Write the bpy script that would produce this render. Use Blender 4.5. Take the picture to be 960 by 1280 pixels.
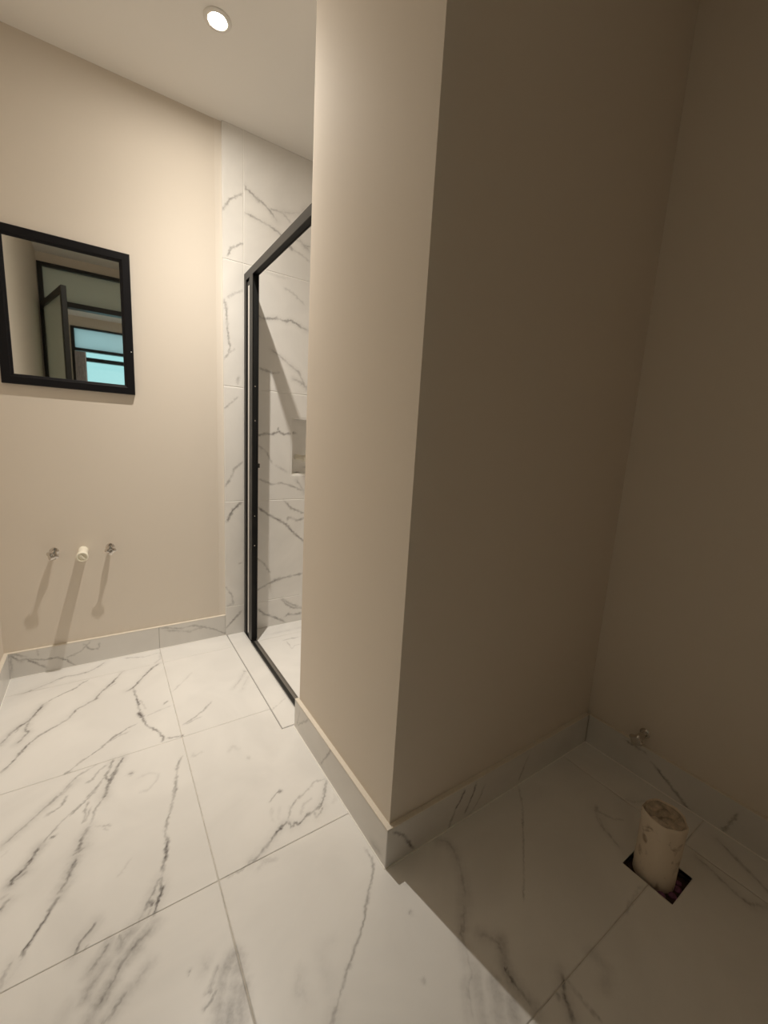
import bpy, bmesh, math, random
import numpy as np
from mathutils import Vector, Matrix

scene = bpy.context.scene
for o in list(bpy.data.objects):
    bpy.data.objects.remove(o)

# ------------------------------------------------------------------ camera
CAM_H = 1.14
YAW, PITCH, ROLL, FPX = 0.5994696, 0.1711336, -0.0583094, 515.97     # photo taken as 960 x 1280


def cam_axes():
    cy, sy = math.cos(YAW), math.sin(YAW)
    fwd = np.array([sy * math.cos(PITCH), cy * math.cos(PITCH), -math.sin(PITCH)])
    r = np.array([cy, -sy, 0.0])
    d = np.cross(fwd, r)
    r2 = math.cos(ROLL) * r + math.sin(ROLL) * d
    d2 = -math.sin(ROLL) * r + math.cos(ROLL) * d
    return r2, d2, fwd


RX, DY, FW = cam_axes()
cam_d = bpy.data.cameras.new('camera')
cam = bpy.data.objects.new('camera', cam_d)
scene.collection.objects.link(cam)
m = Matrix((( RX[0], -DY[0], -FW[0], 0.0), (RX[1], -DY[1], -FW[1], 0.0), (RX[2], -DY[2], -FW[2], CAM_H), (0, 0, 0, 1)))
cam.matrix_world = m
cam_d.sensor_fit = 'VERTICAL'
cam_d.sensor_height = 32.0
cam_d.lens = 32.0 * FPX / 1280.0
cam_d.clip_start = 0.02
scene.camera = cam

# ------------------------------------------------------------------ world, exposure
LAMP_POWER = 114.0        # a reflector spot: strong straight down, weak to the sides
HALL_FILL_POWER = 78.0  # unseen lamp added in the hall as fill light
world = bpy.data.worlds.new('world')
scene.world = world
world.use_nodes = True
bg = world.node_tree.nodes['Background']
bg.inputs['Color'].default_value = (0.50, 0.84, 0.92, 1)
bg.inputs['Strength'].default_value = 1.1
scene.view_settings.view_transform = 'Standard'
scene.view_settings.look = 'None'
scene.view_settings.gamma = 1.0
scene.view_settings.use_curve_mapping = False
scene.view_settings.exposure = 0.27
scene.cycles.max_bounces = 14
scene.cycles.diffuse_bounces = 8
scene.cycles.glossy_bounces = 6
scene.cycles.transmission_bounces = 8
scene.cycles.transparent_max_bounces = 12

# ------------------------------------------------------------------ room measures (metres)
CEIL = 2.556
YB = 2.285          # face of the shower tiles and of the back baseboard
YBW = 2.298         # painted back wall
XL, XLB = -0.408, -0.394
XR, XRB = 1.557, 1.544
XP, XPB = 0.592, 0.577     # lit side of the partition
YP, YPB = 0.753, 0.739     # shaded side of the partition
YPE = 1.388                # free end of the partition
YD = -0.30                 # door wall
YF = -2.72                 # far wall of the hall
BBH = 0.122


# ------------------------------------------------------------------ pixel -> world
def ray(px):
    v = ((px[0] - 480) / FPX) * RX + ((px[1] - 640) / FPX) * DY + FW
    return v


def on_plane(px, axis, val):
    d = ray(px)
    o = np.array([0, 0, CAM_H])
    t = (val - o[axis]) / d[axis]
    return o + t * d


# ------------------------------------------------------------------ materials
def new_mat(name):
    mt = bpy.data.materials.new(name)
    mt.use_nodes = True
    return mt, mt.node_tree, mt.node_tree.nodes['Principled BSDF']


def simple(name, col, rough=0.5, metal=0.0, bump=0.0, scale=60.0, var=0.0, spec=0.5, detail=4.0):
    mt, nt, p = new_mat(name)
    p.inputs['Base Color'].default_value = (*col, 1)
    p.inputs['Roughness'].default_value = rough
    p.inputs['Metallic'].default_value = metal
    p.inputs['Specular IOR Level'].default_value = spec
    if bump or var:
        tc = nt.nodes.new('ShaderNodeTexCoord')
        nz = nt.nodes.new('ShaderNodeTexNoise')
        nz.inputs['Scale'].default_value = scale
        nz.inputs['Detail'].default_value = detail
        nt.links.new(tc.outputs['Object'], nz.inputs['Vector'])
        if bump:
            b = nt.nodes.new('ShaderNodeBump')
            b.inputs['Strength'].default_value = bump
            b.inputs['Distance'].default_value = 0.002
            nt.links.new(nz.outputs['Fac'], b.inputs['Height'])
            nt.links.new(b.outputs['Normal'], p.inputs['Normal'])
        if var:
            rp = nt.nodes.new('ShaderNodeValToRGB')
            rp.color_ramp.elements[0].position = 0.3
            rp.color_ramp.elements[1].position = 0.7
            rp.color_ramp.elements[0].color = (*[c * (1 - var) for c in col], 1)
            rp.color_ramp.elements[1].color = (*[min(1, c * (1 + var * 0.5)) for c in col], 1)
            nt.links.new(nz.outputs['Fac'], rp.inputs['Fac'])
            nt.links.new(rp.outputs['Color'], p.inputs['Base Color'])
    return mt


def marble(name, rough, base=(0.85, 0.835, 0.81), vein=(0.150, 0.135, 0.130)):
    mt, nt, p = new_mat(name)
    N, L = nt.nodes, nt.links
    at = N.new('ShaderNodeAttribute')
    at.attribute_name = 'vein'
    tc = N.new('ShaderNodeNewGeometry')
    nz = N.new('ShaderNodeTexNoise')
    nz.inputs['Scale'].default_value = 130
    nz.inputs['Detail'].default_value = 3
    L.new(tc.outputs['Position'], nz.inputs['Vector'])
    mp = N.new('ShaderNodeMapRange')
    mp.inputs['From Min'].default_value = 0.3
    mp.inputs['From Max'].default_value = 0.7
    mp.inputs['To Min'].default_value = 0.75
    mp.inputs['To Max'].default_value = 1.15
    L.new(nz.outputs['Fac'], mp.inputs['Value'])
    mu = N.new('ShaderNodeMath')
    mu.operation = 'MULTIPLY'
    mu.use_clamp = True
    L.new(at.outputs['Fac'], mu.inputs[0])
    L.new(mp.outputs['Result'], mu.inputs[1])
    # large soft clouds of grey in the stone
    n2 = N.new('ShaderNodeTexNoise')
    n2.inputs['Scale'].default_value = 3.1
    n2.inputs['Detail'].default_value = 5
    n2.inputs['Distortion'].default_value = 1.2
    L.new(tc.outputs['Position'], n2.inputs['Vector'])
    rp = N.new('ShaderNodeValToRGB')
    rp.color_ramp.elements[0].position = 0.35
    rp.color_ramp.elements[1].position = 0.62
    rp.color_ramp.elements[0].color = (*[c * 0.93 for c in base], 1)
    rp.color_ramp.elements[1].color = (*base, 1)
    L.new(n2.outputs['Fac'], rp.inputs['Fac'])
    mx = N.new('ShaderNodeMix')
    mx.data_type = 'RGBA'
    mx.inputs[7].default_value = (*vein, 1)
    L.new(mu.outputs[0], mx.inputs[0])
    L.new(rp.outputs['Color'], mx.inputs[6])
    L.new(mx.outputs[2], p.inputs['Base Color'])
    p.inputs['Roughness'].default_value = rough
    p.inputs['Specular IOR Level'].default_value = 0.35
    return mt


def glass(name, tint, rough=0.0, ior=1.02, mixt=0.85):
    mt, nt, p = new_mat(name)
    nt.nodes.remove(p)
    N, L = nt.nodes, nt.links
    out = N['Material Output']
    t = N.new('ShaderNodeBsdfTransparent')
    t.inputs['Color'].default_value = (*tint, 1)
    g = N.new('ShaderNodeBsdfGlossy')
    g.inputs['Roughness'].default_value = 0.03
    fr = N.new('ShaderNodeFresnel')
    fr.inputs['IOR'].default_value = 1.45
    mx = N.new('ShaderNodeMixShader')
    L.new(fr.outputs[0], mx.inputs[0])
    L.new(t.outputs[0], mx.inputs[1])
    L.new(g.outputs[0], mx.inputs[2])
    L.new(mx.outputs[0], out.inputs['Surface'])
    return mt


M = {}
M['paint'] = simple('wall_paint', (0.735, 0.67, 0.59), 0.75, bump=0.10, scale=420, spec=0.15)
M['ceil'] = simple('ceiling_paint', (0.88, 0.86, 0.83), 0.85, bump=0.06, scale=300, spec=0.1)
M['filler'] = simple('cream_filler', (0.79, 0.73, 0.64), 0.8, bump=0.35, scale=240, var=0.06, spec=0.15)
M['plaster'] = simple('pale_plaster', (0.765, 0.705, 0.63), 0.8, bump=0.2, scale=240, spec=0.15)
M['marble'] = marble('floor_marble', 0.34)
M['marble_wall'] = marble('wall_marble', 0.22, base=(0.84, 0.82, 0.79))
M['marble_base'] = marble('baseboard_marble', 0.22, base=(0.74, 0.72, 0.69))
M['grout'] = simple('grey_grout', (0.68, 0.64, 0.58), 0.9, var=0.25, scale=30)
M['grout_light'] = simple('white_grout', (0.93, 0.91, 0.87), 0.6)
M['black'] = simple('black_aluminium', (0.014, 0.013, 0.012), 0.42, bump=0.05, scale=300, spec=0.45)
M['black_inner'] = simple('dull_black', (0.006, 0.006, 0.006), 0.6, spec=0.3)
M['black_wood'] = simple('black_painted_frame', (0.006, 0.0055, 0.007), 0.45, bump=0.05, scale=200, spec=0.22)
M['alu'] = simple('grey_aluminium', (0.30, 0.28, 0.26), 0.4, metal=0.7)
M['seal'] = simple('white_seal', (0.93, 0.91, 0.88), 0.45)
M['mirror'] = simple('mirror_silver', (0.82, 0.85, 0.83), 0.015, metal=1.0)
M['chrome'] = simple('chrome', (0.62, 0.58, 0.54), 0.13, metal=1.0)
M['pvc'] = simple('white_pvc', (0.86, 0.82, 0.70), 0.4, var=0.04, scale=40)
M['pit'] = simple('dark_earth', (0.075, 0.042, 0.036), 0.9, bump=0.8, scale=70, var=0.5)
M['purple'] = simple('purple_primer', (0.30, 0.11, 0.23), 0.7, bump=0.6, scale=90, var=0.5)
M['hall'] = simple('hall_paint', (0.72, 0.68, 0.62), 0.8, spec=0.15)
M['curtain'] = simple('grey_cloth', (0.62, 0.58, 0.60), 0.9, var=0.15, scale=20)
M['glass'] = glass('clear_glass', (0.86, 0.90, 0.87))


def frosted(name, col, clear):
    mt, nt, p = new_mat(name)
    nt.nodes.remove(p)
    N, L = nt.nodes, nt.links
    d = N.new('ShaderNodeBsdfDiffuse')
    d.inputs['Color'].default_value = (*col, 1)
    t = N.new('ShaderNodeBsdfTranslucent')
    t.inputs['Color'].default_value = (*col, 1)
    c = N.new('ShaderNodeBsdfTransparent')
    c.inputs['Color'].default_value = (0.9, 0.92, 0.9, 1)
    m1, m2 = N.new('ShaderNodeMixShader'), N.new('ShaderNodeMixShader')
    m1.inputs[0].default_value = 0.6
    m2.inputs[0].default_value = clear
    L.new(d.outputs[0], m1.inputs[1])
    L.new(t.outputs[0], m1.inputs[2])
    L.new(m1.outputs[0], m2.inputs[1])
    L.new(c.outputs[0], m2.inputs[2])
    L.new(m2.outputs[0], N['Material Output'].inputs['Surface'])
    return mt


M['frost'] = frosted('frosted_window_glass', (0.80, 0.82, 0.82), 0.35)
M['frost_door'] = frosted('frosted_door_glass', (0.78, 0.82, 0.76), 0.35)
M['trim_white'] = simple('white_trim', (0.82, 0.80, 0.76), 0.35)

# pipe in the floor: dirty cream plastic
mt, nt, p = new_mat('dirty_pipe')
N_, L_ = nt.nodes, nt.links
tc = N_.new('ShaderNodeTexCoord')
nz = N_.new('ShaderNodeTexNoise')
nz.inputs['Scale'].default_value = 32
nz.inputs['Detail'].default_value = 6
nz.inputs['Distortion'].default_value = 0.8
L_.new(tc.outputs['Object'], nz.inputs['Vector'])
rp = N_.new('ShaderNodeValToRGB')
e = rp.color_ramp.elements
e[0].position, e[0].color = 0.27, (0.36, 0.27, 0.19, 1)
e[1].position, e[1].color = 0.42, (0.76, 0.66, 0.54, 1)
L_.new(nz.outputs['Fac'], rp.inputs['Fac'])
L_.new(rp.outputs['Color'], p.inputs['Base Color'])
p.inputs['Roughness'].default_value = 0.6
M['dirty'] = mt

M['tape'] = simple('brown_tape', (0.54, 0.45, 0.35), 0.55, bump=0.5, scale=60, var=0.5)

mt, nt, p = new_mat('lamp_glow')
p.inputs['Base Color'].default_value = (1, 1, 1, 1)
p.inputs['Emission Color'].default_value = (1.0, 0.86, 0.62, 1)
p.inputs['Emission Strength'].default_value = 60.0
M['glow'] = mt


# ------------------------------------------------------------------ object helpers
def link(name, me, mat, parent=None, smooth=False):
    o = bpy.data.objects.new(name, me)
    scene.collection.objects.link(o)
    if mat is not None:
        me.materials.append(M[mat])
    if parent is not None:
        o.parent = parent
        o.matrix_parent_inverse = parent.matrix_world.inverted()
    if smooth:
        for pl in me.polygons:
            pl.use_smooth = True
    return o


def origin_to_base(me):
    """shift a world-space mesh so that its origin sits at the middle of its base; return that point"""
    n = len(me.vertices)
    co = np.empty(n * 3)
    me.vertices.foreach_get('co', co)
    co = co.reshape(-1, 3)
    c = (co.min(0) + co.max(0)) / 2
    c[2] = co[:, 2].min()
    me.vertices.foreach_set('co', (co - c).ravel())
    me.update()
    return Vector(c)


def obj(name, bm, mat, parent=None, smooth=False):
    bmesh.ops.recalc_face_normals(bm, faces=bm.faces)
    me = bpy.data.meshes.new(name)
    bm.to_mesh(me)
    bm.free()
    c = origin_to_base(me)
    o = bpy.data.objects.new(name, me)
    scene.collection.objects.link(o)
    me.materials.append(M[mat])
    o.location = c
    if parent is not None:
        o.parent = parent
        o.matrix_parent_inverse = Matrix.Translation(parent.location).inverted() if parent.parent is None else abs_inv(parent)
    if smooth:
        for pl in me.polygons:
            pl.use_smooth = True
        try:
            me.set_sharp_from_angle(angle=math.radians(40))
        except Exception:
            pass
    return o


def abs_inv(o):
    bpy.context.view_layer.update()
    return o.matrix_world.inverted()


def thing(name, label, cat, loc=(0, 0, 0), group=None):
    o = bpy.data.objects.new(name, None)
    o.empty_display_size = 0.05
    scene.collection.objects.link(o)
    o.location = loc
    o['label'] = label
    o['category'] = cat
    if group:
        o['group'] = group
    return o


def struct(o, label=None):
    o['kind'] = 'structure'
    if label:
        o['label'] = label
        o['category'] = label_cat(o.name)
    return o


def label_cat(n):
    return n.split('_')[0].split('.')[0]


def box(bm, x0, x1, y0, y1, z0, z1, bevel=0.0):
    vs = [bm.verts.new((x, y, z)) for x in (x0, x1) for y in (y0, y1) for z in (z0, z1)]
    idx = [(0, 1, 3, 2), (4, 6, 7, 5), (0, 4, 5, 1), (2, 3, 7, 6), (0, 2, 6, 4), (1, 5, 7, 3)]
    fs = [bm.faces.new([vs[i] for i in f]) for f in idx]
    if bevel:
        es = list({e for f in fs for e in f.edges})
        bmesh.ops.bevel(bm, geom=es, offset=bevel, segments=2, profile=0.5, affect='EDGES')
    return vs


def boxes(*bs, bevel=0.0):
    bm = bmesh.new()
    for b in bs:
        box(bm, *b, bevel=bevel)
    return bm


def lathe(bm, prof, mat=Matrix.Identity(4), seg=32, rfun=None, caps=True):
    rings = []
    for (r, h) in prof:
        ring = []
        for k in range(seg):
            a = 2 * math.pi * k / seg
            rr = r * (rfun(a, h) if rfun else 1.0)
            ring.append(bm.verts.new(mat @ Vector((rr * math.cos(a), rr * math.sin(a), h))))
        rings.append(ring)
    for a, b in zip(rings[:-1], rings[1:]):
        for k in range(seg):
            bm.faces.new((a[k], a[(k + 1) % seg], b[(k + 1) % seg], b[k]))
    if caps:
        bm.faces.new(rings[0])
        bm.faces.new(rings[-1])


# ------------------------------------------------------------------ stone pieces with traced veins
class Plane:
    """a flat face: P = u*U + v*V + off*N"""
    def __init__(self, U, V, off):
        self.U, self.V = np.array(U, float), np.array(V, float)
        self.N = np.cross(self.U, self.V)
        self.off = off
        self.axis = int(np.argmax(np.abs(self.N)))
        self.val = off * self.N[self.axis]

    def uv(self, px):
        P = on_plane(px, self.axis, self.val)
        return (float(P @ self.U), float(P @ self.V))


FLOOR = Plane((1, 0, 0), (0, 1, 0), 0.0)
BACK = Plane((1, 0, 0), (0, 0, 1), -YB)
SIDE = Plane((0, -1, 0), (0, 0, 1), -XPB)       # lit baseboard of the partition
DARK = Plane((1, 0, 0), (0, 0, 1), -YPB)
RIGHT = Plane((0, -1, 0), (0, 0, 1), -XRB)
LEFT = Plane((0, 1, 0), (0, 0, 1), XLB)


def wob(a, b, f, s):
    return (np.sin(a * f + 1.7 * s) * np.cos(b * f * 1.31 + 0.6 * s) + 0.6 * np.sin(a * f * 2.3 - b * f * 1.9 + s)
            + 0.35 * np.sin(b * f * 4.7 + a * f * 3.1 + 2.2 * s))


def vein_field(u, v, veins):
    val = np.zeros_like(u)
    uw = u + 0.0016 * wob(u, v, 90, 1.0) + 0.0012 * wob(u, v, 230, 4.0)
    vw = v + 0.0016 * wob(u, v, 95, 2.5) + 0.0012 * wob(u, v, 210, 6.0)
    mod = np.clip(0.85 + 0.28 * wob(u, v, 38, 3.0), 0.35, 1.2)
    for pts, w, s, halo in veins:
        w, s, halo = w * 1.18, s * 1.18, halo * 2.0
        P = np.array(pts)
        ext = max(5 * w, 0.03 if halo else 0)
        lo, hi = P.min(0) - ext, P.max(0) + ext
        sel = np.where((uw > lo[0]) & (uw < hi[0]) & (vw > lo[1]) & (vw < hi[1]))[0]
        if len(sel) == 0:
            continue
        x, y = uw[sel], vw[sel]
        best = np.full(len(sel), 9.0)
        tt = np.zeros(len(sel))
        n = len(P) - 1
        for i in range(n):
            a, b = P[i], P[i + 1]
            d = b - a
            L2 = max(d @ d, 1e-12)
            t = np.clip(((x - a[0]) * d[0] + (y - a[1]) * d[1]) / L2, 0, 1)
            dist = np.hypot(x - a[0] - t * d[0], y - a[1] - t * d[1])
            k = dist < best
            best[k] = dist[k]
            tt[k] = (i + t[k]) / n
        wloc = w * (0.75 + 0.35 * np.sin(tt * 17 + s * 9) ** 2)
        taper = np.minimum(1, np.minimum(tt, 1 - tt) * 9 + 0.35)
        f = s * mod[sel] * taper * np.exp(-(best / wloc) ** 2)
        if halo:
            f = np.maximum(f, halo * np.clip(mod[sel], .3, 1) * np.exp(-(best / 0.016) ** 2))
        val[sel] = np.maximum(val[sel], f)
    return np.clip(val, 0, 1)


def tile(name, pl, u0, u1, v0, v1, cell, mat, parent, veins=(), thick=0.010, holes=()):
    def cuts(a, b, brk):
        pts = sorted({a, b} | {q for q in brk if a + 1e-6 < q < b - 1e-6})
        out = [pts[0]]
        for p0, p1 in zip(pts[:-1], pts[1:]):
            k = max(1, int(math.ceil((p1 - p0) / cell)))
            out += list(p0 + (p1 - p0) * np.arange(1, k + 1) / k)
        return np.array(out)
    us = cuts(u0, u1, [q for h in holes for q in h[:2]])
    vs = cuts(v0, v1, [q for h in holes for q in h[2:]])
    nu, nv = len(us), len(vs)
    uc, vc = (us[:-1] + us[1:]) / 2, (vs[:-1] + vs[1:]) / 2
    inside = np.ones((nv - 1, nu - 1), bool)
    for h in holes:
        inside &= ~(((uc > h[0]) & (uc < h[1]))[None, :] & ((vc > h[2]) & (vc < h[3]))[:, None])
    gu, gv = np.meshgrid(us, vs)
    u, v = gu.ravel(), gv.ravel()
    top = u[:, None] * pl.U + v[:, None] * pl.V + pl.off * pl.N
    jj, ii = np.where(inside)
    a = jj * nu + ii
    quads = np.stack([a, a + 1, a + 1 + nu, a + nu], 1)
    # skirts around every border between stone and no stone
    pad = np.zeros((nv + 1, nu + 1), bool)
    pad[1:-1, 1:-1] = inside
    ed = []
    c = pad[1:-1, 1:-1]
    for dj, di, e0, e1 in ((-1, 0, (0, 0), (0, 1)), (1, 0, (1, 1), (1, 0)), (0, -1, (1, 0), (0, 0)), (0, 1, (0, 1), (1, 1))):
        nb = pad[1 + dj:nv + dj, 1 + di:nu + di]
        j, i = np.where(c & ~nb)
        ed.append(np.stack([(j + e0[0]) * nu + i + e0[1], (j + e1[0]) * nu + i + e1[1]], 1))
    ed = np.concatenate(ed)
    bv, inv = np.unique(ed.ravel(), return_inverse=True)
    inv = inv.reshape(-1, 2)
    nt_ = len(top)
    low = top[bv] - thick * pl.N
    sk = np.stack([ed[:, 0], nt_ + inv[:, 0], nt_ + inv[:, 1], ed[:, 1]], 1)
    co = np.concatenate([top, low])
    faces = np.concatenate([quads, sk])
    field = vein_field(u, v, list(veins)) if len(veins) else np.zeros(len(u))
    field = np.concatenate([field, np.zeros(len(low))])
    # drop vertices inside holes
    used = np.unique(faces.ravel())
    remap = -np.ones(len(co), int)
    remap[used] = np.arange(len(used))
    co, field, faces = co[used], field[used], remap[faces]
    ctr = (co.min(0) + co.max(0)) / 2
    co = co - ctr
    me = bpy.data.meshes.new(name)
    me.vertices.add(len(co))
    me.vertices.foreach_set('co', co.astype(np.float32).ravel())
    me.loops.add(len(faces) * 4)
    me.loops.foreach_set('vertex_index', faces.astype(np.int32).ravel())
    me.polygons.add(len(faces))
    me.polygons.foreach_set('loop_start', np.arange(0, len(faces) * 4, 4, dtype=np.int32))
    me.update(calc_edges=True)
    at = me.attributes.new('vein', 'FLOAT', 'POINT')
    at.data.foreach_set('value', field.astype(np.float32))
    o = bpy.data.objects.new(name, me)
    scene.collection.objects.link(o)
    me.materials.append(M[mat])
    o.location = ctr
    if parent is not None:
        o.parent = parent
        o.matrix_parent_inverse = Matrix.Translation(parent.location).inverted()
    return o


def trace(pl, ox, oy, sc, pts, w=0.0028, s=0.6, halo=0.0):
    """vein traced on an enlarged view of the photo: view corner (ox, oy), enlargement sc"""
    return ([pl.uv((ox + x / sc, oy + y / sc)) for x, y in pts], w, s, halo)


def rand_veins(rng, u0, u1, v0, v1, n, slope=1.0):
    out = []
    for _ in range(n):
        u, v = rng.uniform(u0, u1), rng.uniform(v0, v1)
        ang = math.atan(slope) + rng.uniform(-0.35, 0.35)
        pts = [(u, v)]
        for _k in range(rng.randint(5, 12)):
            ang += rng.uniform(-0.45, 0.45)
            st = rng.uniform(0.03, 0.07)
            u += st * math.cos(ang)
            v += st * math.sin(ang)
            pts.append((u, v))
        out.append((pts, rng.uniform(0.003, 0.005), rng.uniform(0.25, 0.6), rng.choice([0, 0, 0.06])))
    return out


# ---------------- traced veins of the floor
FV = []


def f1(pts, w=0.0028, s=0.6, halo=0.0):
    FV.append(trace(FLOOR, 0, 800, 4.0, pts, w, s, halo))


f1([(110, 270), (200, 235), (320, 185), (345, 180), (380, 175), (440, 160), (490, 135), (530, 108)], .0035, .5, .05)
f1([(0, 525), (60, 460), (110, 425), (150, 400), (180, 365), (220, 320)], .004, .75, .12)
f1([(220, 320), (280, 285), (380, 240), (400, 222), (440, 200)], .003, .5)
f1([(150, 400), (125, 445), (140, 462), (110, 495), (85, 520)], .004, .6, .1)
f1([(60, 460), (75, 465), (95, 440)], .003, .45)
f1([(0, 665), (50, 625), (100, 565), (150, 515), (200, 475), (280, 430), (340, 395), (380, 350), (480, 295), (500, 265), (560, 215), (610, 160)], .0038, .75, .05)
f1([(500, 265), (540, 240), (580, 215)], .003, .3)
f1([(635, 255), (665, 240), (720, 180), (760, 140), (795, 118)], .0042, .72, .05)
f1([(665, 240), (690, 310), (700, 370), (735, 430), (790, 455), (815, 485), (815, 508)], .0038, .7)
f1([(692, 358), (700, 372), (712, 385)], .007, .8)
f1([(700, 300), (730, 345)], .003, .25)
f1([(800, 60), (800, 95), (770, 118)], .004, .2)
f1([(620, 90), (720, 85), (790, 65)], .004, .25)
f1([(320, 670), (345, 660), (400, 610), (500, 545), (560, 490), (640, 440), (690, 415)], .003, .5)
f1([(318, 672), (335, 665), (352, 655)], .005, .6)
f1([(500, 535), (580, 488), (650, 455)], .003, .28)
f1([(735, 380), (790, 355), (860, 325)], .003, .22)
f1([(818, 322), (838, 308)], .004, .4)
f1([(835, 492), (900, 480)], .0035, .42)
f1([(908, 480), (914, 480)], .006, .7)
f1([(920, 425), (960, 405), (1010, 380)], .003, .22)
f1([(615, 585), (590, 630), (550, 700), (520, 790)], .0045, .75, .1)
f1([(565, 600), (550, 640), (525, 680), (545, 700), (535, 730)], .0042, .7, .06)
f1([(525, 680), (490, 730), (430, 790)], .0032, .5)
f1([(490, 620), (440, 650), (390, 680), (340, 730), (280, 795)], .003, .45)
f1([(540, 620), (500, 650), (460, 700), (430, 715)], .003, .3)
f1([(655, 665), (655, 672)], .008, .5)
f1([(690, 690), (740, 668), (790, 665)], .004, .13)
f1([(790, 665), (785, 700), (740, 750), (690, 765)], .004, .13)
f1([(910, 580), (885, 640), (880, 720), (870, 800)], .0032, .5)


def f2(pts, w=0.0028, s=0.6, halo=0.0):
    FV.append(trace(FLOOR, 0, 960, 4.0, pts, w, s, halo))


f2([(430, 160), (380, 205), (330, 245), (280, 300), (200, 390)], .003, .42)
f2([(490, 100), (440, 150), (400, 190), (350, 240)], .003, .5)
f2([(200, 390), (160, 450), (130, 500), (70, 550), (45, 600)], .0042, .75, .16)
f2([(145, 510), (110, 535), (80, 560), (50, 580)], .004, .5, .12)
f2([(590, 0), (550, 70), (515, 155)], .0045, .75, .06)
f2([(515, 155), (480, 200), (450, 290)], .003, .4)
f2([(440, 170), (425, 220), (420, 270), (440, 240), (450, 200)], .003, .4)
f2([(450, 290), (415, 340), (385, 420)], .005, .68, .12)
f2([(425, 395), (380, 425), (360, 445)], .004, .45, .1)
f2([(385, 450), (370, 480), (330, 570), (290, 640)], .0052, .78, .18)
f2([(290, 640), (250, 710), (205, 790)], .0036, .8)
f2([(370, 70), (330, 110), (275, 155), (200, 220), (150, 270), (90, 320), (0, 400)], .004, .42, .1)
f2([(290, 140), (262, 165)], .005, .5)
f2([(340, 135), (300, 195), (225, 240)], .0032, .4)
f2([(255, 350), (278, 335)], .005, .5)
f2([(510, 290), (558, 286)], .003, .38)
f2([(470, 285), (500, 292)], .003, .25)
f2([(520, 305), (545, 308)], .003, .25)
f2([(660, 450), (635, 485), (605, 525), (590, 545)], .0028, .3)
f2([(45, 655), (0, 710)], .0045, .75, .1)
f2([(40, 630), (0, 660)], .004, .45, .1)
f2([(40, 415), (0, 450)], .003, .2)
f2([(850, 220), (825, 310), (835, 370)], .003, .5)
f2([(885, 0), (880, 100), (850, 220)], .003, .45)
f2([(835, 345), (835, 370), (830, 440), (805, 540)], .0042, .78)
f2([(805, 540), (775, 600), (740, 680), (715, 720)], .0042, .65, .12)
f2([(805, 540), (810, 600), (790, 660), (770, 740)], .004, .75, .1)
f2([(740, 672), (770, 678)], .007, .7)
f2([(715, 720), (690, 780)], .004, .4, .15)
f2([(750, 700), (735, 745)], .004, .35, .1)


def f3(pts, w=0.0028, s=0.6, halo=0.0):
    FV.append(trace(FLOOR, 0, 1120, 4.0, pts, w, s, halo))


f3([(295, 0), (240, 90), (200, 160), (130, 260), (105, 315)], .003, .75)
f3([(100, 330), (60, 400), (0, 470)], .005, .12, .05)
f3([(60, 320), (10, 420), (0, 465)], .004, .3, .05)
f3([(480, 130), (440, 190), (395, 235), (370, 305)], .0034, .6, .08)
f3([(440, 240), (410, 280)], .003, .3)
f3([(545, 230), (500, 310), (450, 380)], .004, .5, .16)
f3([(660, 165), (620, 215), (595, 265)], .005, .45, .2)
f3([(600, 195), (610, 240)], .004, .45)
f3([(780, 140), (720, 200), (650, 280), (600, 350), (560, 430)], .0048, .55, .22)
f3([(605, 345), (575, 400), (555, 435)], .0036, .7)
f3([(560, 430), (520, 500), (485, 550)], .0055, .6, .25)
f3([(560, 430), (550, 490), (520, 530)], .004, .45, .1)
f3([(540, 330), (480, 410), (440, 480), (430, 510)], .005, .45, .18)
f3([(745, 345), (690, 410), (680, 435)], .005, .32, .12)
f3([(640, 470), (580, 545), (550, 600), (500, 650)], .0036, .55, .15)
f3([(700, 215), (690, 260), (640, 320)], .006, .3, .2)
f3([(460, 600), (420, 680)], .006, .25, .2)
f3([(350, 540), (320, 600)], .01, .1, .06)
f3([(948, 376), (955, 376)], .005, .8)


def f4(pts, w=0.0028, s=0.6, halo=0.0):
    FV.append(trace(FLOOR, 0, 1000, 2.0, pts, w, s, halo))


f4([(545, 412), (538, 440), (525, 470), (518, 484)], .0035, .55)
f4([(518, 478), (522, 484)], .005, .8)
f4([(540, 470), (528, 505), (508, 523)], .0034, .65)
f4([(515, 405), (512, 430)], .006, .2, .08)
f4([(590, 385), (560, 425), (553, 490), (548, 560)], .004, .45, .26)
f4([(595, 400), (590, 450), (575, 520), (570, 580)], .007, .3, .30)
f4([(607, 470), (602, 520), (595, 570)], .006, .22, .25)
f4([(575, 560), (610, 545)], .006, .25, .2)
f4([(610, 165), (640, 150), (680, 150)], .007, .14)
f4([(750, 430), (740, 480), (770, 500)], .006, .14, .05)
f4([(820, 470), (800, 380), (830, 350)], .008, .08, .04)


def f5(pts, w=0.0028, s=0.6, halo=0.0):
    FV.append(trace(FLOOR, 200, 900, 4.0, pts, w, s, halo))


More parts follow.
